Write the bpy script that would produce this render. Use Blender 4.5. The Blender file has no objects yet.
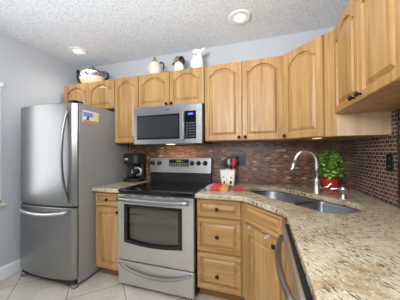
import bpy, bmesh, math, random
from mathutils import Vector, Matrix
random.seed(7)
SC = bpy.context.scene
COL = SC.collection
PI = math.pi

# ------------------------------------------------------------------ camera, world, lights, exposure
CAM = Vector((1.3306, -2.2603, 1.2634)); YAW, PITCH, ROLL, FPX = 0.3088, 0.0111, -0.0056, 203.06
cd = bpy.data.cameras.new('camera'); cam = bpy.data.objects.new('camera', cd); COL.objects.link(cam)
fw = Vector((-math.sin(YAW)*math.cos(PITCH), math.cos(YAW)*math.cos(PITCH), math.sin(PITCH)))
rt = Vector((math.cos(YAW), math.sin(YAW), 0)); up = rt.cross(fw)
r2 = rt*math.cos(ROLL)+up*math.sin(ROLL); u2 = -rt*math.sin(ROLL)+up*math.cos(ROLL)
cam.matrix_world = Matrix(((r2.x, u2.x, -fw.x, CAM.x), (r2.y, u2.y, -fw.y, CAM.y), (r2.z, u2.z, -fw.z, CAM.z), (0, 0, 0, 1)))
cd.sensor_fit = 'HORIZONTAL'; cd.sensor_width = 36; cd.lens = FPX/400*36; cd.clip_start = 0.02
SC.camera = cam

w = bpy.data.worlds.new('world'); SC.world = w; w.use_nodes = True
bg = w.node_tree.nodes['Background']; bg.inputs[0].default_value = (0.93, 0.96, 1.0, 1); bg.inputs[1].default_value = 0.75

def area_light(name, loc, rot, sx, sy, power, col):
    l = bpy.data.lights.new(name, 'AREA'); l.shape = 'RECTANGLE'; l.size = sx; l.size_y = sy; l.energy = power; l.color = col
    o = bpy.data.objects.new(name, l); COL.objects.link(o); o.location = loc; o.rotation_euler = rot
    return o
# daylight entering from the big opening behind the camera, and from the blinded window on the left
area_light('daylight_rear', (0.4, -4.62, 1.1), (math.radians(90), 0, 0), 2.1, 1.9, 13, (0.95, 0.97, 1.0))
# fill light added behind the camera, aimed up to brighten the ceiling
area_light('ceiling_fill_light', (0.75, -2.55, 1.85), (math.radians(156), 0, math.radians(8)), 0.5, 0.5, 55, (0.93, 0.97, 1.0))
area_light('daylight_window', (-1.13, -1.55, 1.36), (0, math.radians(-90), 0), 1.1, 1.1, 8, (0.93, 0.97, 1.0))

area_light('corner_fill_light', (1.0, -2.7, 1.9), (math.radians(66), 0, math.radians(-14)), 0.7, 0.5, 15, (1.0, 0.97, 0.93))  # added fill light, lifts the dark sink corner from behind the camera
SC.view_settings.view_transform = 'Standard'; SC.view_settings.look = 'None'
SC.view_settings.gamma = 1; SC.view_settings.use_curve_mapping = False
SC.view_settings.exposure = 0.2
try: SC.cycles.use_denoising = True
except Exception: pass

# ------------------------------------------------------------------ materials
def new_mat(name):
    m = bpy.data.materials.new(name); m.use_nodes = True
    nt = m.node_tree; b = nt.nodes['Principled BSDF']
    return m, nt, b
def lin(h):
    h = h.lstrip('#'); c = [int(h[i:i+2], 16)/255 for i in (0, 2, 4)]
    return tuple(x/12.92 if x <= .04045 else ((x+.055)/1.055)**2.4 for x in c) + (1,)
def plain(name, col, rough=.5, metal=0, spec=.5, emit=None, es=0, coat=0):
    m, nt, b = new_mat(name)
    col = lin(col) if isinstance(col, str) else tuple(col)+(1,)
    b.inputs['Base Color'].default_value = col; b.inputs['Roughness'].default_value = rough
    b.inputs['Metallic'].default_value = metal; b.inputs['Specular IOR Level'].default_value = spec
    b.inputs['Coat Weight'].default_value = coat
    if emit: b.inputs['Emission Color'].default_value = lin(emit); b.inputs['Emission Strength'].default_value = es
    return m
def N(nt, t, **k):
    n = nt.nodes.new(t)
    for a, v in k.items(): setattr(n, a, v)
    return n
def ramp(nt, stops, fac, interp='LINEAR'):
    r = N(nt, 'ShaderNodeValToRGB'); r.color_ramp.interpolation = interp
    e = r.color_ramp.elements
    while len(e) < len(stops): e.new(.5)
    for q, (p, c) in zip(e, stops): q.position = p; q.color = lin(c) if isinstance(c, str) else (c, c, c, 1)
    nt.links.new(fac, r.inputs[0]); return r.outputs[0]
def mapping(nt, scale=(1, 1, 1), rot=(0, 0, 0), loc=(0, 0, 0), rand=False):
    tc = N(nt, 'ShaderNodeTexCoord'); mp = N(nt, 'ShaderNodeMapping')
    mp.inputs['Scale'].default_value = scale; mp.inputs['Rotation'].default_value = rot; mp.inputs['Location'].default_value = loc
    src = tc.outputs['Object']
    if rand:
        oi = N(nt, 'ShaderNodeObjectInfo'); mu = N(nt, 'ShaderNodeVectorMath', operation='SCALE'); ad = N(nt, 'ShaderNodeVectorMath', operation='ADD')
        cb = N(nt, 'ShaderNodeCombineXYZ')
        for i in range(3): nt.links.new(oi.outputs['Random'], cb.inputs[i])
        nt.links.new(cb.outputs[0], mu.inputs[0]); mu.inputs['Scale'].default_value = 7.3
        nt.links.new(src, ad.inputs[0]); nt.links.new(mu.outputs[0], ad.inputs[1]); src = ad.outputs[0]
    nt.links.new(src, mp.inputs['Vector']); return mp.outputs[0]
def noise(nt, vec, scale, detail=4, rough=.5, dist=0):
    n = N(nt, 'ShaderNodeTexNoise'); n.inputs['Scale'].default_value = scale; n.inputs['Detail'].default_value = detail
    n.inputs['Roughness'].default_value = rough; n.inputs['Distortion'].default_value = dist
    nt.links.new(vec, n.inputs['Vector']); return n.outputs['Fac']
def map2(nt, rotz, scale, loc=(0, 0, 0)):
    m2 = N(nt, 'ShaderNodeMapping'); m2.inputs['Scale'].default_value = scale; m2.inputs['Location'].default_value = loc
    nt.links.new(mapping(nt, rot=(0, 0, math.radians(rotz))), m2.inputs['Vector']); return m2.outputs[0]
def mixc(nt, fac, a, b, mode='MIX'):
    m = N(nt, 'ShaderNodeMix', data_type='RGBA', blend_type=mode)
    if isinstance(fac, float): m.inputs[0].default_value = fac
    else: nt.links.new(fac, m.inputs[0])
    for i, s in ((6, a), (7, b)):
        if hasattr(s, 'links'): nt.links.new(s, m.inputs[i])
        else: m.inputs[i].default_value = lin(s) if isinstance(s, str) else s
    return m.outputs[2]
def math_n(nt, op, a, b=None):
    m = N(nt, 'ShaderNodeMath', operation=op)
    for i, s in ((0, a), (1, b)):
        if s is None: continue
        if hasattr(s, 'links'): nt.links.new(s, m.inputs[i])
        else: m.inputs[i].default_value = s
    return m.outputs[0]
def bump(nt, b, h, strength, dist=.01):
    n = N(nt, 'ShaderNodeBump'); n.inputs['Strength'].default_value = strength; n.inputs['Distance'].default_value = dist
    nt.links.new(h, n.inputs['Height']); nt.links.new(n.outputs[0], b.inputs['Normal'])

def wood(name, horizontal=False, light='#bd9766', mid='#ab824e', dark='#875d31'):
    m, nt, b = new_mat(name)
    s = (1.1, 14, 14) if horizontal else (14, 14, 1.1)
    v = mapping(nt, s, rand=True)
    f = noise(nt, v, 1.6, 5, .6, .4)
    c = ramp(nt, [(.3, dark), (.47, mid), (.62, light)], f)
    s2 = (.6, 60, 60) if horizontal else (60, 60, .6)
    f2 = noise(nt, mapping(nt, s2, rand=True), 2, 3, .6)
    c = mixc(nt, .35, c, ramp(nt, [(.3, dark), (.65, light)], f2))
    nt.links.new(c, b.inputs['Base Color']); b.inputs['Roughness'].default_value = .38
    b.inputs['Specular IOR Level'].default_value = .4
    return m
WOOD = wood('maple_vertical_grain'); WOODH = wood('maple_horizontal_grain', True)
WOODTOE = plain('toe_kick_wood', '#8a6238', .6)
PANEL = wood('pale_side_panel', light='#d8bfa0', mid='#d0b394', dark='#c4a582')

m, nt, b = new_mat('wall_paint'); WALL = m
b.inputs['Base Color'].default_value = lin('#bcc0c5'); b.inputs['Roughness'].default_value = .75
bump(nt, b, noise(nt, mapping(nt), 180, 2), .15, .002)
m, nt, b = new_mat('popcorn_ceiling'); CEIL = m
f = noise(nt, mapping(nt), 60, 4, .7)
nt.links.new(ramp(nt, [(.33, '#cfd4db'), (.5, '#e6ebf1'), (.65, '#f3f6fa')], f), b.inputs['Base Color']); b.inputs['Roughness'].default_value = .95
bump(nt, b, f, .6, .008)
WHITE = plain('white_trim_paint', '#eceef0', .4)

m, nt, b = new_mat('floor_tile'); FLOOR = m
sep = N(nt, 'ShaderNodeSeparateXYZ'); tc = N(nt, 'ShaderNodeTexCoord'); nt.links.new(tc.outputs['Object'], sep.inputs[0])
u = math_n(nt, 'MULTIPLY', math_n(nt, 'ADD', sep.outputs[0], sep.outputs[1]), .70711)
v = math_n(nt, 'MULTIPLY', math_n(nt, 'SUBTRACT', sep.outputs[0], sep.outputs[1]), .70711)
T = .457
uu = math_n(nt, 'DIVIDE', math_n(nt, 'ADD', u, .877+T*20), T); vv = math_n(nt, 'DIVIDE', math_n(nt, 'SUBTRACT', v, .438-T*20), T)
def edge(a):
    fr = math_n(nt, 'FRACT', a); return math_n(nt, 'MINIMUM', fr, math_n(nt, 'SUBTRACT', 1.0, fr))
e = math_n(nt, 'MINIMUM', edge(uu), edge(vv)); grout = math_n(nt, 'LESS_THAN', e, .0085)
cb = N(nt, 'ShaderNodeCombineXYZ'); nt.links.new(math_n(nt, 'FLOOR', uu), cb.inputs[0]); nt.links.new(math_n(nt, 'FLOOR', vv), cb.inputs[1])
wn = N(nt, 'ShaderNodeTexWhiteNoise', noise_dimensions='2D'); nt.links.new(cb.outputs[0], wn.inputs['Vector'])
f = noise(nt, mapping(nt), 6, 6, .6, .6)
tcol = ramp(nt, [(.3, '#b6ab9b'), (.5, '#c5bcad'), (.7, '#d1cabd')], f)
tcol = mixc(nt, .18, tcol, ramp(nt, [(0, '#b5ad9b'), (1, '#dcd6c8')], wn.outputs['Value']))
nt.links.new(mixc(nt, grout, tcol, '#85796a'), b.inputs['Base Color']); b.inputs['Roughness'].default_value = .35
bump(nt, b, math_n(nt, 'SUBTRACT', 1.0, grout), .4, .003)

def mosaic(name, axis):
    m, nt, b = new_mat(name)
    sep = N(nt, 'ShaderNodeSeparateXYZ'); tc = N(nt, 'ShaderNodeTexCoord'); nt.links.new(tc.outputs['Object'], sep.inputs[0])
    BW, BH = (.048, .0198) if axis == 0 else (.053, .0268)
    row = math_n(nt, 'DIVIDE', sep.outputs[2], BH); fr = math_n(nt, 'FLOOR', row)
    half = math_n(nt, 'MULTIPLY', math_n(nt, 'MODULO', fr, 2.0), .5)
    col = math_n(nt, 'ADD', math_n(nt, 'ADD', math_n(nt, 'DIVIDE', sep.outputs[axis], BW), half), 200.0)
    cb = N(nt, 'ShaderNodeCombineXYZ'); nt.links.new(math_n(nt, 'FLOOR', col), cb.inputs[0]); nt.links.new(fr, cb.inputs[1])
    wn = N(nt, 'ShaderNodeTexWhiteNoise', noise_dimensions='2D'); nt.links.new(cb.outputs[0], wn.inputs['Vector'])
    base = ramp(nt, [(0, '#50362a'), (.2, '#694938'), (.4, '#795541'), (.55, '#5b3e30'), (.70, '#835f48'), (.82, '#72554a'), (.92, '#957053'), (.97, '#b29474')] if axis == 0 else [(0, '#523b33'), (.3, '#68493d'), (.55, '#785848'), (.8, '#5d4339')], wn.outputs['Value'], 'CONSTANT')
    cf = math_n(nt, 'FRACT', col); rf = math_n(nt, 'FRACT', row)
    ce = math_n(nt, 'MULTIPLY', math_n(nt, 'MINIMUM', cf, math_n(nt, 'SUBTRACT', 1.0, cf)), BW)
    re = math_n(nt, 'MULTIPLY', math_n(nt, 'MINIMUM', rf, math_n(nt, 'SUBTRACT', 1.0, rf)), BH)
    g = math_n(nt, 'LESS_THAN', math_n(nt, 'MINIMUM', ce, re), .0016 if axis == 0 else .0021)
    nt.links.new(mixc(nt, g, base, '#7d6553' if axis == 0 else '#b8a89c'), b.inputs['Base Color'])
    nt.links.new(math_n(nt, 'ADD', math_n(nt, 'MULTIPLY', g, .5), .22), b.inputs['Roughness'])
    bump(nt, b, math_n(nt, 'SUBTRACT', 1.0, g), .5, .002)
    return m
MOSX = mosaic('mosaic_tile_back', 0); MOSY = mosaic('mosaic_tile_side', 1)

m, nt, b = new_mat('granite'); GRAN = m
v0 = mapping(nt, rot=(0, 0, .5))
f = noise(nt, v0, 9, 6, .65, .5)
c = ramp(nt, [(.28, '#9f8b6c'), (.45, '#b8a98d'), (.6, '#c6baa2'), (.75, '#ac9774')], f)
ve = noise(nt, map2(nt, -27, (1, 2.4, 1), (9, 4, 0)), 3.0, 7, .72, .7)
c = mixc(nt, ramp(nt, [(.52, 0), (.70, .9)], ve), c, '#8c7050')
blot = noise(nt, map2(nt, -20, (1, 1.8, 1), (2, 7, 0)), 13, 5, .7)
c = mixc(nt, ramp(nt, [(.58, 0), (.70, .9)], blot), c, '#5e4735')
dash = noise(nt, map2(nt, 66, (1, 3.6, 1)), 34, 4, .6)
mask = noise(nt, map2(nt, 0, (1, 1, 1), (4, 1, 0)), 4.5, 3, .5)
dd = math_n(nt, 'MULTIPLY', ramp(nt, [(.545, 0), (.61, 1)], dash), ramp(nt, [(.40, .15), (.56, 1)], mask))
c = mixc(nt, dd, c, '#595148')
sp2 = noise(nt, map2(nt, 40, (1, 1.5, 1), (3, 1, 0)), 48, 4, .65)
c = mixc(nt, ramp(nt, [(.59, 0), (.66, .85)], sp2), c, '#6f5136')
sp4 = noise(nt, mapping(nt, loc=(5, 2, 0)), 80, 3, .6)
c = mixc(nt, ramp(nt, [(.60, 0), (.68, .7)], sp4), c, '#e4dfd2')
nt.links.new(c, b.inputs['Base Color']); b.inputs['Roughness'].default_value = .16

def steel(name, col, rough, axis='x', var=.08):
    m, nt, b = new_mat(name)
    sc = {'x': (1.5, 300, 300), 'z': (300, 300, 1.5)}[axis]
    f = noise(nt, mapping(nt, sc), 1, 3, .6)
    b.inputs['Base Color'].default_value = lin(col); b.inputs['Metallic'].default_value = 1
    r = N(nt, 'ShaderNodeMapRange'); nt.links.new(f, r.inputs[0]); r.inputs[3].default_value = rough-var; r.inputs[4].default_value = rough+var
    nt.links.new(r.outputs[0], b.inputs['Roughness'])
    return m
STEEL = steel('brushed_stainless', '#cbc9c6', .38); STEELV = steel('brushed_stainless_vertical', '#959595', .34, 'z')
STEELM = steel('smooth_stainless', '#9b9b9c', .1, 'x', .03)
STEELH = plain('handle_stainless', '#a2a2a2', .28, 1)
SINKS = steel('sink_stainless', '#8d9094', .34)
CHAR = plain('charcoal_appliance_side', '#989796', .45, .05)
BLACK = plain('black_plastic', '#121214', .35); BLACKM = plain('matte_black', '#0c0c0d', .6)
GLASSB = plain('black_ceramic_glass', '#08080a', .07, 0, .6)
BRONZE = plain('dark_bronze', '#241c1a', .35, .6)
CHROME = plain('chrome', '#d9dadb', .12, 1); NICKEL = plain('brushed_nickel', '#dedcd8', .3, 1)
CERAM = plain('white_ceramic', '#f3f0ea', .25); CREAM = plain('cream_ceramic', '#ddd7c6', .3)
TAN = plain('tan_glaze', '#8d7452', .4); INK = plain('dark_glaze', '#1c1920', .3); GREY = plain('grey_plastic', '#6d7075', .4)
RED = plain('red_glaze', '#cc2820', .3); REDC = plain('red_cloth', '#c2313a', .9); SOIL = plain('potting_soil', '#2b2018', .95)
LCDB = plain('blue_display', '#20306a', .3, emit='#4a6cff', es=1.6); LCDG = plain('green_display', '#2a3510', .3, emit='#b9d13c', es=.25)
LAMP = plain('lamp_glow', '#ffffff', .5, emit='#fff4e2', es=14)
m, nt, b = new_mat('clear_glass'); CLEAR = m
b.inputs['Transmission Weight'].default_value = 1; b.inputs['Roughness'].default_value = .02; b.inputs['IOR'].default_value = 1.3
b.inputs['Base Color'].default_value = (.9, .9, .9, 1)
def tinted(name, tr, tint):
    m, nt, b = new_mat(name)
    out = nt.nodes['Material Output']; t = N(nt, 'ShaderNodeBsdfTransparent'); t.inputs[0].default_value = (tint, tint, tint, 1)
    mx = N(nt, 'ShaderNodeMixShader'); mx.inputs[0].default_value = 1-tr
    b.inputs['Base Color'].default_value = (.01, .01, .012, 1); b.inputs['Roughness'].default_value = .06
    nt.links.new(t.outputs[0], mx.inputs[1]); nt.links.new(b.outputs[0], mx.inputs[2]); nt.links.new(mx.outputs[0], out.inputs[0])
    return m
OVENGLASS = tinted('tinted_oven_glass', .85, .92)
LEAF = plain('basil_leaf', '#5f9a2c', .45); m = LEAF
nt = m.node_tree; b = nt.nodes['Principled BSDF']
nt.links.new(ramp(nt, [(.3, '#7cbb42'), (.5, '#a8da62'), (.7, '#d0ec96')], noise(nt, mapping(nt), 40, 3)), b.inputs['Base Color'])
STEM = plain('basil_stem', '#6f8f3c', .6)

# ------------------------------------------------------------------ mesh helpers
class MB:
    def __init__(s): s.bm = bmesh.new(); s.mats = []; s.cur = 0
    def mat(s, m):
        if m not in s.mats: s.mats.append(m)
        s.cur = s.mats.index(m); return s
    def face(s, vs):
        try: f = s.bm.faces.new(vs)
        except ValueError: return None
        f.material_index = s.cur; return f
    def box(s, x0, x1, y0, y1, z0, z1, bev=0, seg=2):
        vs = [s.bm.verts.new((x, y, z)) for x in (x0, x1) for y in (y0, y1) for z in (z0, z1)]
        fs = [s.face([vs[i] for i in q]) for q in ((0, 1, 3, 2), (4, 6, 7, 5), (0, 4, 5, 1), (2, 3, 7, 6), (0, 2, 6, 4), (1, 5, 7, 3))]
        if bev:
            es = list({e for f in fs for e in f.edges})
            r = bmesh.ops.bevel(s.bm, geom=es, offset=bev, segments=seg, profile=.5, affect='EDGES')
            for f in r['faces']: f.material_index = s.cur
        return s
    def loft(s, loops, cap0=True, cap1=True, closed=True, smooth=False):
        rows = [[s.bm.verts.new(p) for p in L] for L in loops]; n = len(rows[0])
        for a, b_ in zip(rows, rows[1:]):
            for i in range(n if closed else n-1):
                j = (i+1) % n; f = s.face([a[i], a[j], b_[j], b_[i]])
                if f and smooth: f.smooth = True
        if cap0: s.face(rows[0][::-1])
        if cap1: s.face(rows[-1])
        return s
    def lathe(s, prof, c=(0, 0, 0), seg=24, axis='z', smooth=True, sx=1, sy=1):
        loops = []
        for r, h in prof:
            L = []
            for i in range(seg):
                a = 2*PI*i/seg; x, y = r*math.cos(a)*sx, r*math.sin(a)*sy
                if axis == 'z': p = (x, y, h)
                elif axis == 'y': p = (x, -h, y)      # axis pointing to -Y
                else: p = (h, x, y)
                L.append((p[0]+c[0], p[1]+c[1], p[2]+c[2]))
            loops.append(L)
        return s.loft(loops, smooth=smooth)
    def tube(s, pts, r, seg=10, flat=1.0):
        pts = [Vector(p) for p in pts]; n = len(pts)
        rs = r if isinstance(r, (list, tuple)) else [r]*n
        loops = []; prev = None
        for i, p in enumerate(pts):
            t = (pts[min(i+1, n-1)]-pts[max(i-1, 0)]).normalized()
            if prev is None:
                a = Vector((0, 0, 1)) if abs(t.z) < .9 else Vector((1, 0, 0)); u_ = t.cross(a).normalized()
            else: u_ = (prev-t*prev.dot(t)).normalized()
            prev = u_; w_ = t.cross(u_)
            loops.append([p+(u_*math.cos(2*PI*k/seg)+w_*math.sin(2*PI*k/seg)*flat)*rs[i] for k in range(seg)])
        return s.loft(loops, smooth=True)
    def prism(s, poly, z0, z1):
        return s.loft([[(x, y, z0) for x, y in poly], [(x, y, z1) for x, y in poly]])
    def build(s, name, m=None, parent=None, loc=None, rotz=0, bevel=0):
        bmesh.ops.recalc_face_normals(s.bm, faces=s.bm.faces)
        me = bpy.data.meshes.new(name); s.bm.to_mesh(me); s.bm.free()
        for q in (s.mats or [m]): me.materials.append(q)
        o = bpy.data.objects.new(name, me); COL.objects.link(o)
        if parent: o.parent = parent
        if loc: o.location = loc
        o.rotation_euler.z = rotz
        if bevel:
            md = o.modifiers.new('edge', 'BEVEL'); md.width = bevel; md.segments = 2; md.limit_method = 'ANGLE'
        return o
def tag(o, label, cat, group=None):
    o['label'] = label; o['category'] = cat
    if group: o['group'] = group
    return o
def thing(name, label, cat, loc=(0, 0, 0), rotz=0, group=None):
    o = bpy.data.objects.new(name, None); COL.objects.link(o); o.empty_display_size = .05
    o.location = loc; o.rotation_euler.z = rotz
    return tag(o, label, cat, group)
def struct(name, mb, m):
    o = mb.build(name, m); o['kind'] = 'structure'; return o
def bez(p0, p1, p2, p3, n=12):
    p0, p1, p2, p3 = map(Vector, (p0, p1, p2, p3)); out = []
    for i in range(n+1):
        t = i/n; out.append(p0*(1-t)**3+p1*3*t*(1-t)**2+p2*3*t*t*(1-t)+p3*t**3)
    return out

# ------------------------------------------------------------------ room shell
XL, XR, ZC = -1.20, 2.126, 2.472
YB = -4.6
struct('floor', MB().box(XL-.1, 3.6, YB, .1, -.1, 0), FLOOR)
struct('ceiling', MB().box(XL-.1, 3.6, YB, .1, ZC, ZC+.1), CEIL)
struct('wall_back', MB().box(XL-.1, XR+.1, 0, .1, 0, ZC), WALL)
WY0, WY1, WZ0, WZ1 = -2.2, -.92, .76, 1.97
struct('wall_left', MB().box(XL-.1, XL, YB, WY0, 0, ZC).box(XL-.1, XL, WY1, 0, 0, ZC).box(XL-.1, XL, WY0, WY1, 0, WZ0).box(XL-.1, XL, WY0, WY1, WZ1, ZC), WALL)
struct('wall_right', MB().box(XR, XR+.1, -2.7, 0, 0, ZC), WALL)
bb = MB()
bb.loft([[(XL, y, 0), (XL+.016, y, 0), (XL+.016, y, .105), (XL+.006, y, .125), (XL, y, .125)] for y in (YB, 0)])
struct('baseboard_left', bb, WHITE)
RX0, RX1, RZ1 = -.7, 1.5, 2.1
struct('wall_rear', MB().box(XL-.1, RX0, YB-.1, YB, 0, ZC).box(RX1, 3.6, YB-.1, YB, 0, ZC).box(RX0, RX1, YB-.1, YB, RZ1, ZC), WALL)
struct('added_door_frame', MB().box(RX0, RX0+.07, YB, YB+.06, 0, RZ1).box(RX1-.07, RX1, YB, YB+.06, 0, RZ1).box(.25, .38, YB, YB+.06, 0, RZ1).box(RX0, RX1, YB, YB+.06, RZ1-.07, RZ1).box(RX0, RX1, YB, YB+.06, 0, .1).box(-.25, -.22, YB, YB+.04, .1, RZ1).box(.92, .95, YB, YB+.04, .1, RZ1), WHITE)  # unseen frames added so the steel fronts reflect vertical streaks
struct('wall_far_right', MB().box(3.5, 3.6, YB, -2.7, 0, ZC).box(XR+.1, 3.6, -2.7, -2.6, 0, ZC), WALL)
struct('trim_1', MB().box(XL-.1, XL+.035, WY0-.03, WY1+.03, WZ0-.03, WZ0, .004), plain('sill_stone', '#cfc6b4', .4))
win = MB()
for y0, y1, z0, z1 in ((WY0, WY1, WZ0, WZ0+.04), (WY0, WY1, WZ1-.04, WZ1), (WY0, WY0+.04, WZ0, WZ1), (WY1-.04, WY1, WZ0, WZ1), (WY0, WY1, 1.34, 1.38)):
    win.box(XL-.09, XL-.05, y0, y1, z0, z1)
struct('window_1', win, WHITE)
# blinds in the window reveal
bl = thing('window_blind', 'white horizontal slat blind hanging in the window at the left edge', 'blind', (XL+.028, (WY0+WY1)/2, WZ1))
MB().box(-.022, .022, WY0-(WY0+WY1)/2+.01, WY1-(WY0+WY1)/2-.01, -.045, 0, .003).build('headrail', WHITE, bl)
SLAT = plain('blind_slat', '#f2f4f6', .5)
sl = MB()
for i in range(44):
    z = -.06-i*.0255; y0 = WY0-(WY0+WY1)/2+.015; y1 = -y0
    sl.loft([[(-.010, y0, z-.010), (-.0095, y0, z-.0115), (.011, y0, z+.009), (.0105, y0, z+.0105)], [(-.010, y1, z-.010), (-.0095, y1, z-.0115), (.011, y1, z+.009), (.0105, y1, z+.0105)]])
sl.build('slats', SLAT, bl)

# backsplash tile on the two walls
struct('wall_back_tile', MB().box(-.345, XR-.012, -.012, 0, .915, 1.40), MOSX)
struct('wall_right_tile', MB().box(XR-.012, XR, -2.6, 0, .915, 1.56), MOSY)
struct('trim_2', MB().box(XR-.018, XR-.008, -.715, -.70, .916, 1.52), plain('tile_edge_strip', '#4a403a', .3, .6))

# ------------------------------------------------------------------ cabinets
def outline(x0, x1, z0, z1, d, arch, rise, n=26):
    """inner outline inset by d on every side; top edge arched when arch"""
    P = []; hw = (x1-x0)/2; xc = (x0+x1)/2
    xl, xr = x0+d, x1-d; zb = z0+d
    def ztop(x):
        if not arch: return z1-d
        s_ = abs(x-xc)/(hw)
        g = 0 if s_ > .82 else (1-(s_/.82)**2)**.8
        return z1-d-rise+rise*g
    for i in range(6): P.append((xl+(xr-xl)*i/6, zb))
    for i in range(6): P.append((xr, zb+(ztop(xr)-zb)*i/6))
    for i in range(n): x = xr+(xl-xr)*i/n; P.append((x, ztop(x)))
    for i in range(6): P.append((xl, ztop(xl)+(zb-ztop(xl))*i/6))
    return P
def outer(x0, x1, z0, z1, d, n=26):
    return outline(x0, x1, z0, z1, d, False, 0, n)
def raised_panel(mb, x0, x1, z0, z1, yf, th=.02, arch=False, fr=.055, rise=.06):
    fx0, fx1, fz0, fz1 = x0+fr, x1-fr, z0+fr, z1-fr
    def L(P, y): return [(x, y, z) for x, z in P]
    loops = [L(outer(x0, x1, z0, z1, 0), yf+th), L(outer(x0, x1, z0, z1, 0), yf+.004), L(outer(x0, x1, z0, z1, .004), yf),
             L(outline(fx0, fx1, fz0, fz1, 0, arch, rise), yf), L(outline(fx0, fx1, fz0, fz1, .003, arch, rise), yf+.014),
             L(outline(fx0, fx1, fz0, fz1, .013, arch, rise), yf+.014), L(outline(fx0, fx1, fz0, fz1, .031, arch, rise), yf+.003), L(outline(fx0, fx1, fz0, fz1, .034, arch, rise), yf+.001)]
    mb.loft(loops)
    return mb
def knob(parent, x, y, z):
    return MB().lathe([(.004, 0), (.006, .002), (.006, .012), (.010, .016), (.0155, .021), (.0155, .026), (.010, .031), (.0, .0325)], seg=16, axis='y').build('knob', BRONZE, parent, (x, y, z))

ZT, ZB = 2.122, 1.372
UD = .31
def upper(name, label, loc, rotz, wd, z0, z1, doors, knobs, group=None, body=True, arch_rise=.06):
    """local frame: x along the front, -y towards the room, origin at the wall under the left end"""
    t = thing(name, label, 'cabinet', (loc[0], loc[1], z0), rotz, group)
    if body:
        MB().box(.001, wd-.001, -UD, -.001, 0, z1-z0).build('body', WOOD, t)
    n = len(doors)
    for (a, b_), kx in zip(doors, knobs):
        d = raised_panel(MB(), a, b_, .004, z1-z0-.004, -UD-.021, .02, True, .043, arch_rise).build('door', WOOD, t)
        if kx is not None: knob(d, kx, -UD-.021, .03)
    return t
upper('wall_cabinet', 'short two-door maple cabinet above the refrigerator', (-1.10, 0), 0, .778, 1.78, ZT, [(.004, .386), (.392, .774)], [None, None], arch_rise=.055)
upper('wall_cabinet', 'narrow single-door maple cabinet between refrigerator and microwave', (-.322, 0), 0, .32, ZB, ZT, [(.004, .316)], [.29])
upper('wall_cabinet', 'short two-door maple cabinet directly above the microwave', (0, 0), 0, .762, 1.745, ZT, [(.004, .378), (.384, .758)], [.352, .410], arch_rise=.055)
upper('wall_cabinet', 'tall two-door maple cabinet right of the microwave above the utensil crock', (.764, 0), 0, .734, ZB, ZT, [(.004, .364), (.370, .730)], [.338, .396])
# diagonal corner cabinet
CD = XR-1.50
t = thing('corner_cabinet', 'diagonal single-door maple corner cabinet above the basil plant', 'cabinet', (XR, 0, ZB))
poly = [(-CD, -.001), (-CD, -.315), (-.318, -CD), (-.001, -CD), (-.001, -.001)]
MB().prism(poly, 0, ZT-ZB).build('body', WOOD, t)
MB().box(-.316, -.002, -CD-.003, -CD-.0003, 0, ZT-ZB).build('side_panel', PANEL, t)
A = Vector((-CD, -.315)); B = Vector((-.318, -CD)); dl = (B-A).length; ang = math.atan2(B.y-A.y, B.x-A.x)
d = raised_panel(MB(), .006, .357, .004, ZT-ZB-.004, -.021, .02, True, .05, .06).build('door', WOOD, t, (A.x, A.y, 0), ang)
knob(d, .03, -.021, .03)
# right-hand wall cabinet over the counter
ZR = 1.522
upper('wall_cabinet', 'shorter-bottomed two-door maple cabinet on the right wall nearest the viewer', (XR, -CD-.004), -PI/2, .76, ZR, ZT, [(.002, .374), (.382, .736)], [.338, .416], arch_rise=.07)
t = tag(MB().box(.03, .10, -.0, .025, -.011, 0, .003).build('under_cabinet_light', plain('frosted_lens', '#f4efe2', .5, emit='#fff0d0', es=.12), None, (1.665, -.45, ZB-.0005), ang), 'slim pale light strip fixed under the corner cabinet', 'light')

def base_fronts(t, rows, x0, x1, yf):
    """rows: (kind, z0, z1, [(knob_x, knob_z)])"""
    for kind, z0, z1, kk in rows:
        hz = kind == 'drawer_front'
        d = raised_panel(MB(), x0, x1, z0, z1, yf, .02, False, .03 if hz else .055).build('drawer' if hz else 'door', WOODH if hz else WOOD, t)
        for kx, kz in kk: knob(d, kx, yf, kz)
t = thing('base_cabinet', 'narrow maple base cabinet with one drawer between refrigerator and range', 'cabinet', (-.322, 0, 0))
MB().box(0, .316, -.59, -.001, .1, .876).build('body', WOOD, t); MB().box(0, .316, -.52, -.001, 0, .0995).build('toe_kick', WOODTOE, t)
base_fronts(t, [('drawer_front', .735, .862, [(.158, .80)]), ('door', .112, .722, [(.285, .685)])], .006, .308, -.611)
t = thing('base_cabinet', 'maple base cabinet with three stacked drawers right of the range', 'cabinet', (.768, 0, 0))
MB().box(0, .335, -.59, -.001, .1, .876).box(.335, .397, -.59, -.57, .1, .876).build('body', WOOD, t); MB().box(0, .397, -.52, -.001, 0, .0995).build('toe_kick', WOODTOE, t)
base_fronts(t, [('drawer_front', .722, .865, [(.183, .793)]), ('drawer_front', .43, .705, [(.183, .565)]), ('drawer_front', .115, .412, [(.183, .245)])], .006, .376, -.611)
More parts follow.
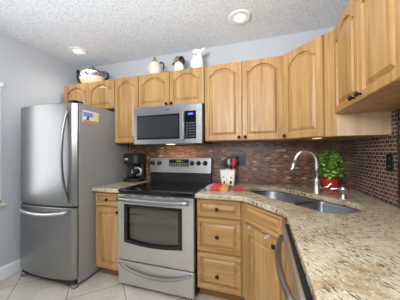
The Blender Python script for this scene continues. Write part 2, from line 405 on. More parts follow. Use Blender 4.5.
# diagonal sink base: front panel with sides, open inside for the sink bowls
A2 = Vector((1.168, -.595)); B2 = Vector((1.443, -.925)); L2 = (B2-A2).length; ang2 = math.atan2(B2.y-A2.y, B2.x-A2.x)
t = thing('sink_cabinet', 'diagonal maple cabinet under the corner sink', 'cabinet', (A2.x, A2.y, 0), ang2)
MB().box(0, L2, .0, .02, .1, .876).box(0, .02, .02, .3, .1, .68).box(L2-.02, L2, .02, .3, .1, .68).build('body', WOOD, t)
MB().box(0.01, L2, .07, .09, 0, .0995).build('toe_kick', WOODTOE, t)
def loc2(x, y): v_ = Vector((x, y))-A2; c_, s_ = math.cos(ang2), math.sin(ang2); return (v_.x*c_+v_.y*s_, -v_.x*s_+v_.y*c_)
MB().prism([loc2(*q) for q in ((1.452, -.932), (1.47, -.932), (1.47, -1.052), (1.452, -1.052))], .1, .876).build('filler_stile', WOOD, t)
d = raised_panel(MB(), .018, L2-.005, .722, .863, -.021, .02, False, .012).build('false_drawer_front', WOODH, t)
d = raised_panel(MB(), .018, L2-.03, .112, .70, -.021, .02, False, .065).build('door', WOOD, t)
knob(d, L2-.055, -.021, .67)
# two over-door hooks gripping the top of the sink cabinet door
for i, (s, lab) in enumerate(((.10, 'small white over-door clip on the sink cabinet door, left one'), (.29, 'small white over-door clip on the sink cabinet door, right one near the knob'))):
    h = MB().box(-.010, .010, -.0245, -.0215, -.010, .0035).box(-.010, .010, -.0245, .0, .0005, .0035).tube([(0, -.0245, -.008), (0, -.034, -.012), (0, -.038, -.006)], .003, 6)
    o = h.build('door_hook', plain('hook_white_metal', '#dfe0e0', .3, .4), None, (A2.x, A2.y, 0), ang2)
    o.location = (A2.x+math.cos(ang2)*s, A2.y+math.sin(ang2)*s, .70)
    tag(o, lab, 'hook')

# ------------------------------------------------------------------ worktops and sink
o = MB().box(-.330, -.004, -.645, -.013, .877, .915, .006).build('worktop', GRAN)
tag(o, 'short beige granite worktop left of the range under the coffee maker', 'countertop')
ds = Vector((.66, -.75)).normalized(); ns = Vector((-ds.y, ds.x))   # along the sink's long side / towards the corner
SC0 = Vector((1.556, -.536))
def sk(s, n_, z): q = SC0+ds*s+ns*n_; return (q.x, q.y, z)
def rrect(s0, s1, n0, n1, r, k=6):
    P = []
    rr = r if isinstance(r, (tuple, list)) else (r,)*4
    for (cx, cy, a0, q) in ((s1-rr[0], n0+rr[0], -90, rr[0]), (s1-rr[1], n1-rr[1], 0, rr[1]), (s0+rr[2], n1-rr[2], 90, rr[2]), (s0+rr[3], n0+rr[3], 180, rr[3])):
        for i in range(k+1):
            a = math.radians(a0+90*i/k); P.append((cx+q*math.cos(a), cy+q*math.sin(a)))
    return P
S0, S1, N0, N1 = -.470, .432, -.195, .20
RR = (.10, .17, .18, .07)
hole = rrect(S0, S1, N0, N1, RR)
wt = MB(); bmt = wt.bm
out2 = [(.766, -.645), (1.13, -.645), (1.165, -.652), (1.195, -.675)] + [(1.425, -.945), (1.44, -.972), (1.446, -1.01), (1.446, -1.95), (XR-.013, -1.95), (XR-.013, -.013), (.766, -.013)]
hol2 = [sk(s, n_, 0)[:2] for s, n_ in hole]
faces = {}
for z in (.915, .877):
    ov = [bmt.verts.new((x, y, z)) for x, y in out2]; hv = [bmt.verts.new((x, y, z)) for x, y in hol2]
    es = [bmt.edges.new((L[i], L[(i+1) % len(L)])) for L in (ov, hv) for i in range(len(L))]
    bmesh.ops.triangle_fill(bmt, use_beauty=True, use_dissolve=False, edges=es)
    faces[z] = (ov, hv)
for k in (0, 1):
    a, b_ = faces[.915][k], faces[.877][k]
    for i in range(len(a)): wt.face([a[i], a[(i+1) % len(a)], b_[(i+1) % len(a)], b_[i]])
o = wt.build('worktop', GRAN); tag(o, 'large L-shaped beige speckled granite worktop holding the corner sink', 'countertop')
md = o.modifiers.new('edge', 'BEVEL'); md.width = .006; md.segments = 2; md.limit_method = 'ANGLE'; md.angle_limit = math.radians(60)

t = thing('kitchen_sink', 'stainless double-bowl sink set into the granite corner', 'sink', (SC0.x, SC0.y, .70))
def bowl(s0, s1, rr, dep):
    mb = MB(); loops = []
    for ins, z in ((-.012, .876), (0, .876), (.004, .86), (.012, .876-dep+.03), (.03, .876-dep+.005), (.06, .876-dep)):
        P = rrect(s0+ins, s1-ins, N0-.004+ins, N1+.004-ins, tuple(max(.02, q-ins*.6) for q in rr))
        loops.append([tuple(Vector(sk(s, n_, z))-Vector((SC0.x, SC0.y, .70))) for s, n_ in P])
    mb.loft(loops, cap0=False, cap1=True, smooth=True)
    q = mb.build('bowl', SINKS, t)
    c = Vector(sk((s0+s1)/2, (N0+N1)/2+.03, .876-dep+.001))-Vector((SC0.x, SC0.y, .70))
    MB().lathe([(.042, 0), (.042, .003), (.03, .002), (.0, .001)], tuple(c), 20).build('drain', NICKEL, q)
bowl(S0-.004, .022, (.05, .05, .18, .07), .17); bowl(.046, S1+.004, (.10, .17, .05, .05), .17)
MB().loft([[tuple(Vector(sk(s, n_, z))-Vector((SC0.x, SC0.y, .70))) for s, z in ((.018, .866), (.024, .874), (.044, .874), (.05, .866))] for n_ in (N0-.004, N1+.004)]).build('divider', SINKS, t)

# faucet
t = thing('faucet', 'tall gooseneck brushed chrome faucet behind the sink', 'faucet', (1.737, -.374, .915))
MB().lathe([(.028, 0), (.028, .008), (.024, .014), (.023, .10), (.025, .12), (.018, .13), (.0, .131)], seg=20).build('base', NICKEL, t)
dv = Vector((math.cos(math.radians(192)), math.sin(math.radians(192)), 0))
def fp(r, z): return dv*r+Vector((0, 0, z))
path = [fp(0, .125), fp(0, .22)]+[fp(.085-.085*math.cos(a), .262+.088*math.sin(a)) for a in [PI*k/12 for k in range(0, 11)]]+[fp(.176, .255)]
MB().tube(path, .0165, 12).build('spout', NICKEL, t)
MB().tube([fp(.174, .262), fp(.182, .24), fp(.190, .21), fp(.197, .188)], [.014, .017, .018, .021], 14).build('spray_head', NICKEL, t)
hd = MB().tube([(0, 0, .06), (.03, -.0, .055), (.045, 0, .055)], .012, 10)
hd.tube([(.04, 0, .055), (.075, -.005, .062), (.095, -.008, .085), (.112, -.01, .108)], [.010, .009, .008, .007], 8)
hd.build('handle', CHROME, t)
t = thing('soap_dispenser', 'small chrome soap dispenser pump right of the faucet', 'soap dispenser', (1.88, -.515, .915))
MB().lathe([(.028, 0), (.028, .006), (.018, .014), (.014, .03), (.014, .05), (.024, .056), (.027, .072), (.020, .088), (0, .091)], seg=18).build('body', CHROME, t)
MB().tube([(0, 0, .07), (-.04, .01, .073), (-.075, .016, .066), (-.085, .018, .055)], .008, 8).build('nozzle', CHROME, t)


# ------------------------------------------------------------------ refrigerator
FX0, FX1 = -1.10, -.345; FC = (FX0+FX1)/2; FH = (FX1-FX0)/2
t = thing('refrigerator', 'stainless bottom-freezer refrigerator standing by the left wall', 'refrigerator', (FC, -.42, 0))
def fr(mb, n, m, par=t): return mb.build(n, m, par)
fr(MB().box(-FH, FH, -.355, .37, .035, 1.742, .006), 'body', CHAR)
def fdoor(z0, z1, n):
    mb = MB(); loops = []
    prof = []
    for i in range(25):
        s = -1+2*i/24
        x = s*FH
        y = -.398-.050*(1-s*s)
        if abs(s) > .93: y += .022*((abs(s)-.93)/.07)**2
        prof.append((x, y))
    back = [(FH, -.366), (-FH, -.366)]
    pl = prof+back
    for ins, z in ((.006, z0), (0, z0+.006), (0, z1-.006), (.006, z1)):
        k = 1-ins/FH
        loops.append([(x*k, y+(.0 if j >= 25 else ins), z) for j, (x, y) in enumerate(pl)])
    mb.loft(loops)
    o = fr(mb, n, STEELV)
    return o
dn = fdoor(.762, 1.735, 'upper_door'); fz = fdoor(.085, .750, 'freezer_drawer')
fr(MB().box(-FH+.006, FH-.006, -.366, -.355, .09, 1.73), 'door_gasket', BLACKM)
# arched handles
def bow(p0, p1, out, r, n=18):
    p0, p1, out = Vector(p0), Vector(p1), Vector(out); P = []
    for i in range(n+1):
        s = i/n; P.append(p0+(p1-p0)*s+out*math.sin(PI*s)**.6)
    return P
HX = FH-.062
MB().tube(bow((HX, -.405, .80), (HX, -.405, 1.69), (-.025, -.062, 0), .014), .0145, 10).build('handle', STEELV, dn)
pts = []
for i in range(21):
    s = -1+2*i/20; x = s*.315-.01
    y = -.398-.05*(1-(x/FH)**2)-.045*(1-s**6); pts.append((x, y, .712-.022*(1-s*s)))
MB().tube(pts, .0145, 10).build('handle', STEEL, fz)
fr(MB().box(-FH+.02, FH-.02, -.385, -.33, .02, .082, .004), 'kick_grille', BLACK)
for sx in (-1, 1): fr(MB().lathe([(.03, 0), (.032, .01), (.026, .034)], (sx*(FH-.04), -.37, 0), 14), 'foot', GREY)
fr(MB().box(FH-.09, FH-.01, -.40, -.30, 1.7425, 1.760, .004), 'hinge_cap', BLACK)
# magnet on the fridge side
t = thing('fridge_magnet', 'small picture magnet with blue sky and orange strip on the refrigerator side', 'magnet', (-.3440, -.64, 1.565))
MB().box(0, .004, -.098, .098, 0, .115).build('card', plain('card_white', '#e9ebf0', .5), t)
MB().box(.0041, .0046, -.096, .096, .002, .022).build('orange_strip', plain('card_orange', '#d88a1c', .5), t)
MB().box(.0041, .0046, -.096, .02, .055, .100).build('sky', plain('card_blue', '#8494d6', .5), t)
MB().box(.0041, .0046, 0.02, .094, .03, .100).build('pale_patch', plain('card_cream', '#e6d9a8', .5), t)
MB().loft([[(x, y, z) for y, z in ((-.060, .024), (-.030, .024), (-.026, .050), (-.034, .068), (-.042, .066), (-.052, .046))] for x in (.0043, .0050)]).build('dark_figure', plain('card_navy', '#27305e', .5), t)

# ------------------------------------------------------------------ range
t = thing('range', 'stainless electric range with black glass cooktop', 'stove', (.381, -.33, 0))
RW = .378
MB().box(-RW, RW, -.27, .315, .03, .895).build('body', BLACKM, t)
MB().box(-RW-.001, RW+.001, -.335, .25, .896, .918, .006).build('cooktop', GLASSB, t)
MB().box(-RW, RW, -.318, -.27, .876, .895, .003).build('front_edge', BLACK, t)
ringm = plain('burner_mark', '#2c2c30', .25)
for x, y, r in ((-.19, -.16, .105), (.19, -.16, .085), (-.19, .10, .085), (.19, .10, .105)):
    mb = MB()
    for a0, a1 in ((r-.006, r), (r*.55-.004, r*.55)):
        mb.loft([[(x+q*math.cos(2*PI*k/36), y+q*math.sin(2*PI*k/36), .9184) for k in range(36)] for q in (a0, a1)], cap0=False, cap1=False)
    mb.build('burner_ring', ringm, t)
GSTEEL = steel('backguard_stainless', '#a3a19e', .32)
bg_ = MB().mat(BLACK); bg_.box(-RW, RW, .25, .316, .90, 1.035)
bg_.mat(GSTEEL); bg_.loft([[(x, .235, 1.03), (x, .316, 1.03), (x, .316, 1.195), (x, .285, 1.2), (x, .258, 1.195), (x, .238, 1.05)] for x in (-RW-.004, RW+.004)])
bgo = bg_.build('backguard', None, t)
MB().box(-.125, .12, .238, .262, 1.100, 1.182).build('display_panel', GLASSB, bgo)
MB().box(-.03, .03, .2372, .2385, 1.150, 1.17).build('clock_digits', LCDG, bgo)
mb = MB()
for i in range(8):
    for j in range(2): mb.box(-.115+i*.03, -.098+i*.03, .2374, .2382, 1.11+j*.018, 1.12+j*.018)
mb.build('touch_buttons', plain('button_print', '#8b8f8c', .5), bgo)
MB().lathe([(.011, 0), (.011, .003), (0, .0035)], (-.01, .244, 1.066), 14, 'y').build('emblem', INK, bgo)
for x in (-.345, -.262, .158, .236, .314):
    k = MB().lathe([(.028, 0), (.028, .006), (.022, .010), (.020, .028), (.0, .030)], (x, .249, 1.14), 18, 'y').build('knob', BLACK, bgo)
    MB().box(x-.005, x+.005, .210, .2185, 1.118, 1.162, .002).build('grip', BLACKM, k)
# oven door with a real opening, tinted glass and racks behind
mb = MB()
OX0, OX1, OZ0, OZ1 = -.311, .276, .43, .785
yF, yB = -.330, -.285
z0, z1 = .268, .874
mb.box(-RW, OX0, yF, yB, z0, z1).box(OX1, RW, yF, yB, z0, z1).box(OX0, OX1, yF, yB, OZ1, z1)
nb = 16; low = [(OX0+(OX1-OX0)*i/nb, OZ0-.022*math.sin(PI*i/nb)) for i in range(nb+1)]
for (xa, za), (xb, zb) in zip(low, low[1:]):
    mb.loft([[(xa, y, z0), (xb, y, z0), (xb, y, zb), (xa, y, za)] for y in (yF, yB)])
od = mb.build('oven_door', STEEL, t)
for i in range(5): MB().box(-.31+i*.13, -.23+i*.13, yF-.0006, yF+.004, .8635, .8695).build('vent_slot', BLACKM, od)
ip = [(OX0+.055, OZ0+.05), (OX1-.055, OZ0+.05), (OX1-.055, OZ1-.05), (OX0+.055, OZ1-.05)]
mb = MB()
FW, FHT = .036, .028
oring = low+[(OX1-(OX1-OX0)*i/nb, OZ1) for i in range(nb+1)]
iring = [(OX0+FW+(OX1-OX0-2*FW)*i/nb, z+FHT) for i, (x, z) in enumerate(low)]+[(OX1-FW-(OX1-OX0-2*FW)*i/nb, OZ1-FHT) for i in range(nb+1)]
mb.loft([[(x, y, z) for x, z in P_] for P_, y in ((oring, yB), (oring, yF-.001), (iring, yF-.001), (iring, yB))], cap0=False, cap1=False)
mb.build('window_frame', GLASSB, od)
MB().loft([[(x, y, z) for x, z in iring] for y in (-.316, -.312)]).build('window_glass', OVENGLASS, od)
MB().loft([[(x, y, z) for x, z in iring] for y in (-.292, -.286)]).build('inner_liner', plain('liner_floor_reflection', '#8d857a', .4), od)  # liner colour lightened to stand in for floor reflected in the glass
mb = MB()
for z in (.60, .69): mb.tube([(OX0+.04, -.301, z), (OX1-.04, -.301, z)], .004, 6)
mb.build('rack', plain('rack_steel', '#b8b4ac', .3, .8), od)
hp = [(-.345, -.332, .842), (-.345, -.365, .842)]
pts = [(-.352+.704*i/16, -.372-.012*math.sin(PI*i/16), .842-.012*math.sin(PI*i/16)) for i in range(17)]
mb = MB().tube(pts, .020, 12)
for x in (-.335, .335): mb.tube([(x, -.331, .842), (x, -.37, .842)], .011, 8)
mb.build('handle', STEELH, od)
dr = MB().box(-RW, RW, -.330, -.285, .04, .256, .008).build('drawer', STEEL, t)
arc = []
for i in range(25):
    s = -1+2*i/24; arc.append((s*.355, -.333-.020*(1-s**4), .232-.075*(1-s*s)))
MB().tube(arc, .012, 10).build('handle', STEELH, dr)
for sx in (-1, 1):
    for y in (-.24, .28): MB().lathe([(.02, 0), (.018, .03)], (sx*.34, y, 0), 10).build('foot', BLACK, t)

# ------------------------------------------------------------------ microwave
MZ0, MZ1 = 1.352, 1.742
t = thing('microwave', 'stainless over-the-range microwave mounted under the short cabinet', 'microwave', (.381, 0, MZ0))
H = MZ1-MZ0
MB().box(-.379, .379, -.375, -.014, 0, H).build('body', BLACK, t)
MSTEEL = steel('microwave_stainless', '#989898', .3)
MB().box(-.379, .379, -.40, -.376, H-.072, H, .003).build('top_strip', MSTEEL, t)
dx1 = .20
mb = MB().mat(MSTEEL); mb.box(-.379, dx1, -.41, -.376, 0, .046).box(-.379, -.345, -.41, -.376, .046, H-.074).box(-.345, dx1, -.41, -.376, H-.09, H-.074).box(.155, dx1, -.41, -.376, .046, H-.09)
dm = mb.build('door', None, t)
MB().box(-.345, .155, -.408, -.38, .046, H-.09).build('window', GLASSB, dm)
MB().box(-.325, .135, -.4095, -.4081, .066, H-.11).build('mesh_screen', plain('dark_mesh', '#2e2f31', .2, .2), dm)
MB().box(.155, .198, -.432, -.415, .03, H-.08, .006).tube([(.176, -.409, .05), (.176, -.42, .05)], .009, 8).tube([(.176, -.409, H-.1), (.176, -.42, H-.1)], .009, 8).build('handle', STEELH, dm)
MB().box(.202, .32, -.41, -.376, .046, H-.074).build('control_panel', GLASSB, t)
MB().box(.3205, .379, -.41, -.376, 0, H-.074).box(.201, .3204, -.41, -.376, 0, .0455).build('side_strip', MSTEEL, t)
MB().box(.240, .290, -.4112, -.4101, H-.112, H-.094).build('display', LCDB, t)
mb = MB()
for i in range(3):
    for j in range(6): mb.box(.215+i*.034, .239+i*.034, -.4110, -.4101, .062+j*.026, .075+j*.026)
mb.build('keypad', plain('key_print', '#3a3d42', .4), t)
MB().box(-.25, .25, -.30, -.06, -.0025, -.0002).build('vent_filter', GREY, t)
MB().box(-.04, .04, -.33, -.27, -.0045, -.0027).build('cooktop_lamp', plain('lamp_lens', '#fff0d8', .4, emit='#ffd9a0', es=4), t)
ul = area_light('microwave_cooktop_lamp', (.381, -.14, MZ0-.008), (0, 0, 0), .5, .05, 1.3, (1, .78, .52))
MB().box(-.01, .03, -.4006, -.4001, H-.05, H-.035).build('maker_mark', plain('mark_grey', '#5a5b5e', .4), t)

# ------------------------------------------------------------------ dishwasher
t = thing('dishwasher', 'stainless dishwasher with arched bar handle under the right worktop', 'dishwasher', (1.445, -1.355, 0))
MB().box(.03, .10, -.298, .298, .02, .868).box(.10, .62, -.298, .22, .02, .868).build('body', BLACKM, t)
MB().box(-.016, .029, -.298, .298, .11, .788).build('door', STEELM, t)
MB().box(-.026, -.0125, -.298, .298, .80, .868, .002).build('control_strip', STEEL, t)
MB().box(-.0123, .029, -.298, .298, .79, .870).build('top_rim', BLACKM, t)
MB().box(.06, .10, -.298, .298, .0, .108).build('toe_kick', BLACK, t)
P = [(-.020, .252, .818)]+[(-.038-.028*abs(math.sin(PI*i/16))**.8, .243-.50*i/16, .815) for i in range(17)]+[(-.016, -.285, .80)]
MB().tube(P, .0125, 12).build('handle', STEELH, t)

# ------------------------------------------------------------------ things on the worktops
# coffee maker
t = thing('coffee_maker', 'black drip coffee maker in the corner beside the refrigerator', 'coffee maker', (-.185, -.135, .915), math.radians(8))
def oval(a, b_, y, n=28, p=3.2):
    return [(a*math.copysign(abs(math.cos(2*PI*i/n))**(2/p), math.cos(2*PI*i/n)), y+b_*math.copysign(abs(math.sin(2*PI*i/n))**(2/p), math.sin(2*PI*i/n))) for i in range(n)]
MB().loft([[(x, y, z) for x, y in oval(.118-i, .11-i, 0)] for i, z in ((.004, 0), (0, .006), (0, .032), (.006, .042))]).build('base', BLACK, t)
MB().loft([[(x, y, z) for x, y in oval(.105, .035, .07)] for z in (.04, .23)]).build('water_tank', BLACK, t)
MB().loft([[(x, y, z) for x, y in oval(.118-i, .11-i, 0)] for i, z in ((.01, .215), (0, .225), (0, .315), (.01, .332), (.03, .338))]).build('brew_head', BLACK, t)
MB().lathe([(.01, .044), (.062, .046), (.075, .075), (.076, .11), (.062, .15), (.052, .17), (.054, .175), (.05, .17), (.058, .15), (.072, .11), (.071, .076), (.06, .05), (.0, .049)], (-.01, -.035, 0), 24).build('carafe', CLEAR, t)
MB().lathe([(.055, .172), (.056, .19), (.04, .198), (0, .2)], (-.01, -.035, 0), 20).build('carafe_lid', BLACK, t)
MB().tube([(.04, -.08, .17), (.085, -.085, .168), (.118, -.085, .15), (.120, -.085, .11), (.09, -.08, .085), (.058, -.06, .08)], .009, 8, 1.4).build('handle', plain('silver_plastic', '#b9bbbd', .3, .5), t)
MB().box(-.07, -.03, -.1115, -.109, .262, .285).build('switch', plain('switch_grey', '#9fa3a6', .4), t)

# utensil crock and utensils
t = thing('utensil_crock', 'white square ceramic utensil crock with dark painted motifs', 'crock', (.962, -.115, .915))
def sq(h, r, z): return [(x, y, z) for x, y in rrect(-h, h, -h, h, r, 4)]
MB().loft([sq(.058, .015, 0), sq(.063, .017, .004), sq(.080, .02, .158), sq(.082, .02, .165), sq(.077, .018, .165), sq(.059, .014, .012)], cap1=True).build('pot', CERAM, t)
def blob(cx, cz, pts):
    return [(cx+x, cz+z) for x, z in pts]
leafm = plain('motif_black', '#26262a', .4); leafr = plain('motif_brown', '#7b5b45', .4)
def crock_motif(cx, cz, sx, sz, m, nm):
    # painted mark hugging the sloping front face
    y = -(.063+(cz)*.017/.158)-.0008
    mb = MB(); L = [(cx+sx*math.cos(2*PI*i/12)*(1+.3*math.sin(3*i)), cz+sz*math.sin(2*PI*i/12)) for i in range(12)]
    mb.loft([[(x, -(.063+z*.0168/.154)-o_, z) for x, z in L] for o_ in (-.001, .0012)]); mb.build(nm, m, t)
for cx, cz, sx, sz, m in ((-.034, .036, .009, .016, leafm), (.034, .038, .012, .018, leafm), (.038, .088, .006, .012, leafm), (-.042, .09, .008, .006, leafr), (-.01, .062, .004, .005, leafr), (.006, .125, .004, .003, leafr)):
    crock_motif(cx, cz, sx, sz, m, 'painted_motif')
def utensil(name, label, x, y, tilt, h, head, m, hm=None):
    o = thing(name, label, 'utensil', (.962+x, -.115+y, .930))
    tx, ty = tilt
    top = Vector((tx, ty, h)); MB().tube([(0, 0, 0), top*.5, top], .006, 8).build('handle', hm or m, o)
    mb = MB(); n_ = 20; w_, l_, d_ = head
    ax = top.normalized()
    loops = []
    for i in range(9):
        s = i/8; ww = w_*(math.sin(PI*(.08+.84*s))**.5); 
        c = top+ax*l_*s
        loops.append([c+Vector((ww*math.cos(2*PI*k/12), d_*math.sin(2*PI*k/12), 0)) for k in range(12)])
    mb.loft(loops, smooth=True); mb.build('head', m, o)
    return o
STEELG = plain('utensil_steel', '#a8acb0', .25, .9)
utensil('spatula', 'red spatula at the right of the utensil crock', .028, -.02, (.028, -.01, ), .185, (.026, .085, .006), plain('red_silicone', '#b32a35', .5))
utensil('serving_spoon', 'steel serving spoon in the middle of the utensil crock', .004, -.02, (.008, -.01), .19, (.022, .07, .009), STEELG)
utensil('ladle', 'dark grey cooking spoon at the left of the utensil crock', -.024, -.015, (-.022, -.012), .18, (.024, .07, .012), plain('charcoal_nylon', '#3a3b40', .4))
utensil('whisk', 'pale grey utensil leaning left in the utensil crock behind the dark spoon', -.035, .012, (-.024, .01), .20, (.018, .075, .018), plain('pale_grey_nylon', '#9a979b', .4))
utensil('turner', 'black turner standing behind the steel spoon in the utensil crock', .015, .03, (.012, .012), .205, (.030, .08, .005), BLACK)
utensil('mixing_spoon', 'dark red spoon behind the red spatula in the utensil crock', .035, .02, (.036, .01), .175, (.020, .07, .010), plain('dark_red_nylon', '#74222a', .5))

# striped folded towel and red pot holder
m, nt, b = new_mat('striped_cloth'); STRIPE = m
sep = N(nt, 'ShaderNodeSeparateXYZ'); tc = N(nt, 'ShaderNodeTexCoord'); nt.links.new(tc.outputs['Object'], sep.inputs[0])
xx = math_n(nt, 'ADD', math_n(nt, 'DIVIDE', sep.outputs[0], .23), .5)
nt.links.new(ramp(nt, [(0, '#3d4a6e'), (.07, '#8d93a6'), (.15, '#b7a3a8'), (.22, '#8f8aa0'), (.27, '#c8323c'), (.40, '#de4a3a'), (.47, '#c62f40'), (.56, '#d9553f'), (.63, '#cf8340'), (.70, '#d8a650'), (.78, '#b98f4c'), (.85, '#d0ad68'), (.93, '#98794a')], xx, 'CONSTANT'), b.inputs['Base Color'])
b.inputs['Roughness'].default_value = .95
bump(nt, b, noise(nt, mapping(nt), 400, 2), .4, .002)
mb = MB(); nx, ny = 16, 10; WX, WY = .112, .128
top = [[None]*(ny+1) for _ in range(nx+1)]
def tz(i, j): return .030+.004*math.sin(i*.9+j*.5)+.003*math.cos(j*1.1-i*.4)-(.012 if i in (0, nx) or j in (0, ny) else 0)
grid = [[mb.bm.verts.new((-WX+2*WX*i/nx+.004*math.sin(j), -WY+2*WY*j/ny+.003*math.sin(i*.8), tz(i, j))) for j in range(ny+1)] for i in range(nx+1)]
for i in range(nx):
    for j in range(ny):
        f = mb.face([grid[i][j], grid[i+1][j], grid[i+1][j+1], grid[i][j+1]]); f.smooth = True
rim = [grid[i][0] for i in range(nx+1)]+[grid[nx][j] for j in range(1, ny+1)]+[grid[i][ny] for i in range(nx-1, -1, -1)]+[grid[0][j] for j in range(ny-1, 0, -1)]
mid = [mb.bm.verts.new((v.co.x*1.01, v.co.y*1.01, .010)) for v in rim]; bot = [mb.bm.verts.new((v.co.x*.99, v.co.y*.99, .0015)) for v in rim]
for a, b_ in ((rim, mid), (mid, bot)):
    for i in range(len(rim)): mb.face([a[i], a[(i+1) % len(rim)], b_[(i+1) % len(rim)], b_[i]])
mb.face(bot)
o = mb.build('folded_towel', STRIPE, None, (.905, -.350, .915), math.radians(3)); tag(o, 'folded striped red, yellow and grey towel beside the range', 'towel')
mb = MB(); P = rrect(-.05, .05, -.07, .07, .035, 5)
mb.loft([[(x*k, y*k, z) for x, y in P] for k, z in ((.96, .0005), (1, .005), (.97, .011), (.9, .0125))])
o = mb.build('pot_holder', REDC, None, (1.085, -.36, .915), math.radians(12))
MB().tube([(.03+.014*math.cos(a), -.075-.014*math.sin(a), .006) for a in [2*PI*k/10 for k in range(11)]], .0025, 6).build('loop', REDC, o)
tag(o, 'plain red pot holder to the right of the striped towel', 'pot holder')

# basil plant in red pot
t = thing('potted_basil', 'bushy green basil plant in a red pot behind the sink', 'plant', (1.895, -.135, .915))
mb = MB()
seg = 28; loops = []
for r, z in ((.05, 0), (.054, .003), (.066, .085), (.071, .088), (.073, .106), (.068, .106), (.066, .09)):
    loops.append([(r*(1+.025*math.cos(14*2*PI*k/seg/1.0))*math.cos(2*PI*k/seg), r*(1+.025*math.cos(14*2*PI*k/seg))*math.sin(2*PI*k/seg), z) for k in range(seg)])
mb.loft(loops, cap1=False).build('pot', RED, t)
MB().lathe([(.066, .088), (.0, .094)], seg=20).build('soil', SOIL, t)
st = MB(); lv = MB()
rnd = random.Random(3)
def leaf(mb, base, dirv, size):
    d_ = Vector(dirv).normalized(); sd = d_.cross(Vector((0, 0, 1)))
    sd = sd.normalized() if sd.length > .05 else Vector((1, 0, 0)); nrm = sd.cross(d_)
    prof = [(0, .04), (.2, .34), (.45, .46), (.7, .36), (.9, .14), (1.0, 0.02)]
    rows = []
    for s, w_ in prof:
        c = base+d_*size*s+nrm*size*(.18*math.sin(PI*s)-.18*s*s)
        rows.append([mb.bm.verts.new(c-sd*w_*size+nrm*size*.10*w_*2), mb.bm.verts.new(c), mb.bm.verts.new(c+sd*w_*size+nrm*size*.10*w_*2)])
    for a, b_ in zip(rows, rows[1:]):
        for k in (0, 1):
            f = mb.face([a[k], a[k+1], b_[k+1], b_[k]]); f.smooth = True
for i in range(24):
    a = rnd.uniform(0, 2*PI); r0 = rnd.uniform(0, .03); r1 = .015+.105*math.sqrt(rnd.random()); hh = rnd.uniform(.26, .425) if r1 < .075 else rnd.uniform(.17, .33)
    p0 = Vector((r0*math.cos(a), r0*math.sin(a), .09)); p1 = Vector((r1*math.cos(a), min(r1*math.sin(a), .06), hh))
    if p1.z > .36: p1.x *= .6
    st.tube([p0, (p0*.6+p1*.4)+Vector((0, 0, .03)), p1], .0025, 5)
    nl = 16
    for k in range(nl):
        s = .18+.82*k/(nl-1); c = p0.lerp(p1, s); aa = rnd.uniform(0, 2*PI)
        dd = Vector((math.cos(aa), math.sin(aa), rnd.uniform(-.2, .55)))
        size = rnd.uniform(.044, .066)*(1.1-.35*s)
        tip = c+dd.normalized()*size
        if tip.y > .10: dd.y = -abs(dd.y)
        leaf(lv, c, dd, size)
st.build('stems', STEM, t); lv.build('foliage', LEAF, t)

# ------------------------------------------------------------------ outlets
def outlet(label, loc, rotz, wd, ht, gangs, col):
    t = thing('wall_outlet', label, 'outlet', loc, rotz)
    pm = plain('plate_dark', col, .3)
    MB().box(-wd/2, wd/2, -.006, 0, -ht/2, ht/2, .002).build('cover_plate', pm, t)
    for g in range(gangs):
        cx = (g-(gangs-1)/2)*.058
        if g == 0:
            for s in (-1, 1):
                r = MB().lathe([(.017, 0), (.017, .002), (.0, .0025)], (cx, -.006, s*.026), 16, 'y').build('socket', INK, t)
                MB().box(cx-.008, cx-.005, -.0095, -.0083, s*.026-.005, s*.026+.005).box(cx+.005, cx+.008, -.0095, -.0083, s*.026-.005, s*.026+.005).build('slots', GREY, r)
        else:
            MB().box(cx-.016, cx+.016, -.009, -.006, -.033, .033, .001).build('rocker_switch', pm, t)
outlet('dark double switch and outlet plate on the back wall tile above the crock', (1.072, -.0125, 1.178), 0, .122, .122, 2, '#161c30')
outlet('black single outlet plate on the right wall tile', (XR-.0125, -.612, 1.188), -PI/2, .075, .118, 1, '#14161b')

# ------------------------------------------------------------------ ceiling downlights
def downlight(label, x, y, power):
    t = thing('ceiling_downlight', label, 'ceiling light', (x, y, ZC), 0, 'recessed ceiling lights')
    MB().lathe([(.068, -.0005), (.100, -.0005), (.100, -.006), (.092, -.011), (.074, -.008)], seg=36).build('trim_ring', WHITE, t)
    MB().lathe([(.0, -.0008), (.068, -.0008), (.072, -.007), (.070, -.0075), (.05, -.002), (.0, -.002)], seg=30).build('reflector', plain('reflector_white', '#d8dadc', .3), t)
    MB().lathe([(.0, -.0022), (.047, -.0022), (.044, -.010), (.03, -.015), (.0, -.017)], seg=30).build('bulb', LAMP, t)
    l = bpy.data.lights.new('downlight_lamp', 'SPOT'); l.energy = power; l.color = (1, .95, .88); l.spot_size = math.radians(150); l.spot_blend = .8; l.shadow_soft_size = .07
    o = bpy.data.objects.new('downlight_lamp', l); COL.objects.link(o); o.location = (x, y, ZC-.04)
downlight('bright recessed ceiling light at left above the refrigerator', -.765, -.42, 11)
downlight('bright recessed ceiling light at right above the double cabinet', 1.128, -.43, 4)

# ------------------------------------------------------------------ ornaments on top of the cabinets
t = thing('teapot', 'large cream teapot with painted flowers and dark handle on the cabinet above the refrigerator', 'teapot', (-.775, -.20, ZT))
m, nt, b = new_mat('painted_ceramic'); PAINT = m
vo = N(nt, 'ShaderNodeTexVoronoi'); vo.inputs['Scale'].default_value = 30; nt.links.new(mapping(nt), vo.inputs['Vector'])
hue = N(nt, 'ShaderNodeSeparateColor'); nt.links.new(vo.outputs['Color'], hue.inputs[0])
pc = ramp(nt, [(0, '#4f4480'), (.25, '#8478b0'), (.42, '#d8cd94'), (.55, '#b4b3cc'), (.70, '#2c2740'), (.86, '#c2a850')], hue.outputs[0], 'CONSTANT')
zs = N(nt, 'ShaderNodeSeparateXYZ'); tc = N(nt, 'ShaderNodeTexCoord'); nt.links.new(tc.outputs['Object'], zs.inputs[0])
zm = ramp(nt, [(.085/.25, 0), (.105/.25, 1)], math_n(nt, 'DIVIDE', zs.outputs[2], .25))
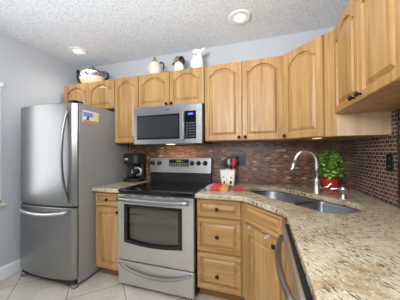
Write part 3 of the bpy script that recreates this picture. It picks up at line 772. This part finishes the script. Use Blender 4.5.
nt.links.new(mixc(nt, zm, '#ece2c0', pc), b.inputs['Base Color']); b.inputs['Roughness'].default_value = .25
MB().lathe([(.0, 0), (.10, 0), (.11, .008), (.155, .05), (.172, .10), (.165, .14), (.135, .175), (.09, .195), (.09, .2), (.0, .2)], seg=32, sy=.75).build('body', PAINT, t)
MB().lathe([(.092, .198), (.075, .212), (.03, .222), (.0, .224)], seg=24, sy=.8).build('lid', PAINT, t)
MB().lathe([(.012, .22), (.012, .226), (.02, .236), (.012, .248), (0, .25)], (.01, 0, 0), seg=14).build('finial', INK, t)
MB().tube([(-.15, 0, .085), (-.20, -.005, .09), (-.222, -.008, .13), (-.218, -.008, .18), (-.232, -.01, .225)], [.045, .035, .027, .022, .02], 12).build('spout', INK, t)
MB().tube([(.13, 0, .16), (.19, 0, .155), (.245, 0, .125), (.25, 0, .08), (.19, 0, .05)], .017, 10).build('handle', INK, t)

t = thing('teapot', 'plain cream round teapot with tan lid knob and dark handle above the microwave', 'teapot', (.138, -.20, ZT))
MB().lathe([(.0, 0), (.05, 0), (.068, .03), (.078, .08), (.075, .13), (.058, .165), (.035, .178), (.0, .18)], seg=28).build('body', CREAM, t)
MB().lathe([(.036, .176), (.034, .192), (.015, .20), (.012, .21), (.018, .222), (.01, .235), (0, .238)], (-.005, 0, 0), seg=16).build('lid', TAN, t)
MB().tube([(.058, 0, .16), (.09, -.005, .165), (.112, -.008, .14), (.115, -.008, .105), (.104, -.006, .08)], .009, 8).build('handle', INK, t)
MB().tube([(-.06, 0, .09), (-.085, 0, .12), (-.095, 0, .165)], [.016, .011, .008], 8).build('spout', CREAM, t)

t = thing('hen_figurine', 'small black, white and tan hen figurine between the two cream pots on the cabinets', 'figurine', (.437, -.20, ZT))
MB().lathe([(.0, 0), (.04, 0), (.05, .02), (.055, .07), (.052, .11), (.036, .135), (.0, .14)], seg=24).build('body', CERAM, t)
MB().tube([(-.02, -.012, .12), (-.02, -.014, .155), (-.018, -.014, .178), (-.018, -.012, .2)], [.036, .033, .028, .012], 12).build('head', TAN, t)
MB().tube([(.02, 0, .105), (.032, 0, .15), (.026, .0, .18), (.006, 0, .196)], [.034, .038, .03, .012], 12).build('tail', INK, t)
MB().tube([(-.045, -.02, .12), (-.066, -.024, .118), (-.074, -.024, .105)], [.014, .011, .004], 8).build('beak', INK, t)

t = thing('milk_pitcher', 'tall white pitcher with dark mark and flared lip right of the hen figurine', 'pitcher', (.652, -.20, ZT))
MB().lathe([(.0, 0), (.052, 0), (.06, .02), (.062, .07), (.06, .13), (.052, .165), (.047, .185), (.052, .212), (.057, .222), (.05, .222), (.042, .19), (.0, .18)], seg=28).build('body', CERAM, t)
MB().tube([(.03, -.005, .20), (.055, -.008, .222), (.078, -.01, .236), (.088, -.012, .240)], [.026, .022, .016, .008], 10).build('lip', CERAM, t)
MB().tube([(-.05, 0, .15), (-.068, 0, .14), (-.072, 0, .09), (-.058, 0, .06)], .008, 8).build('handle', CERAM, t)
MB().tube([(-.03, -.05, .176), (-.008, -.056, .172), (.018, -.054, .172)], [.003, .006, .003], 8).build('dark_mark', plain('mark_charcoal', '#4b463f', .5), t)
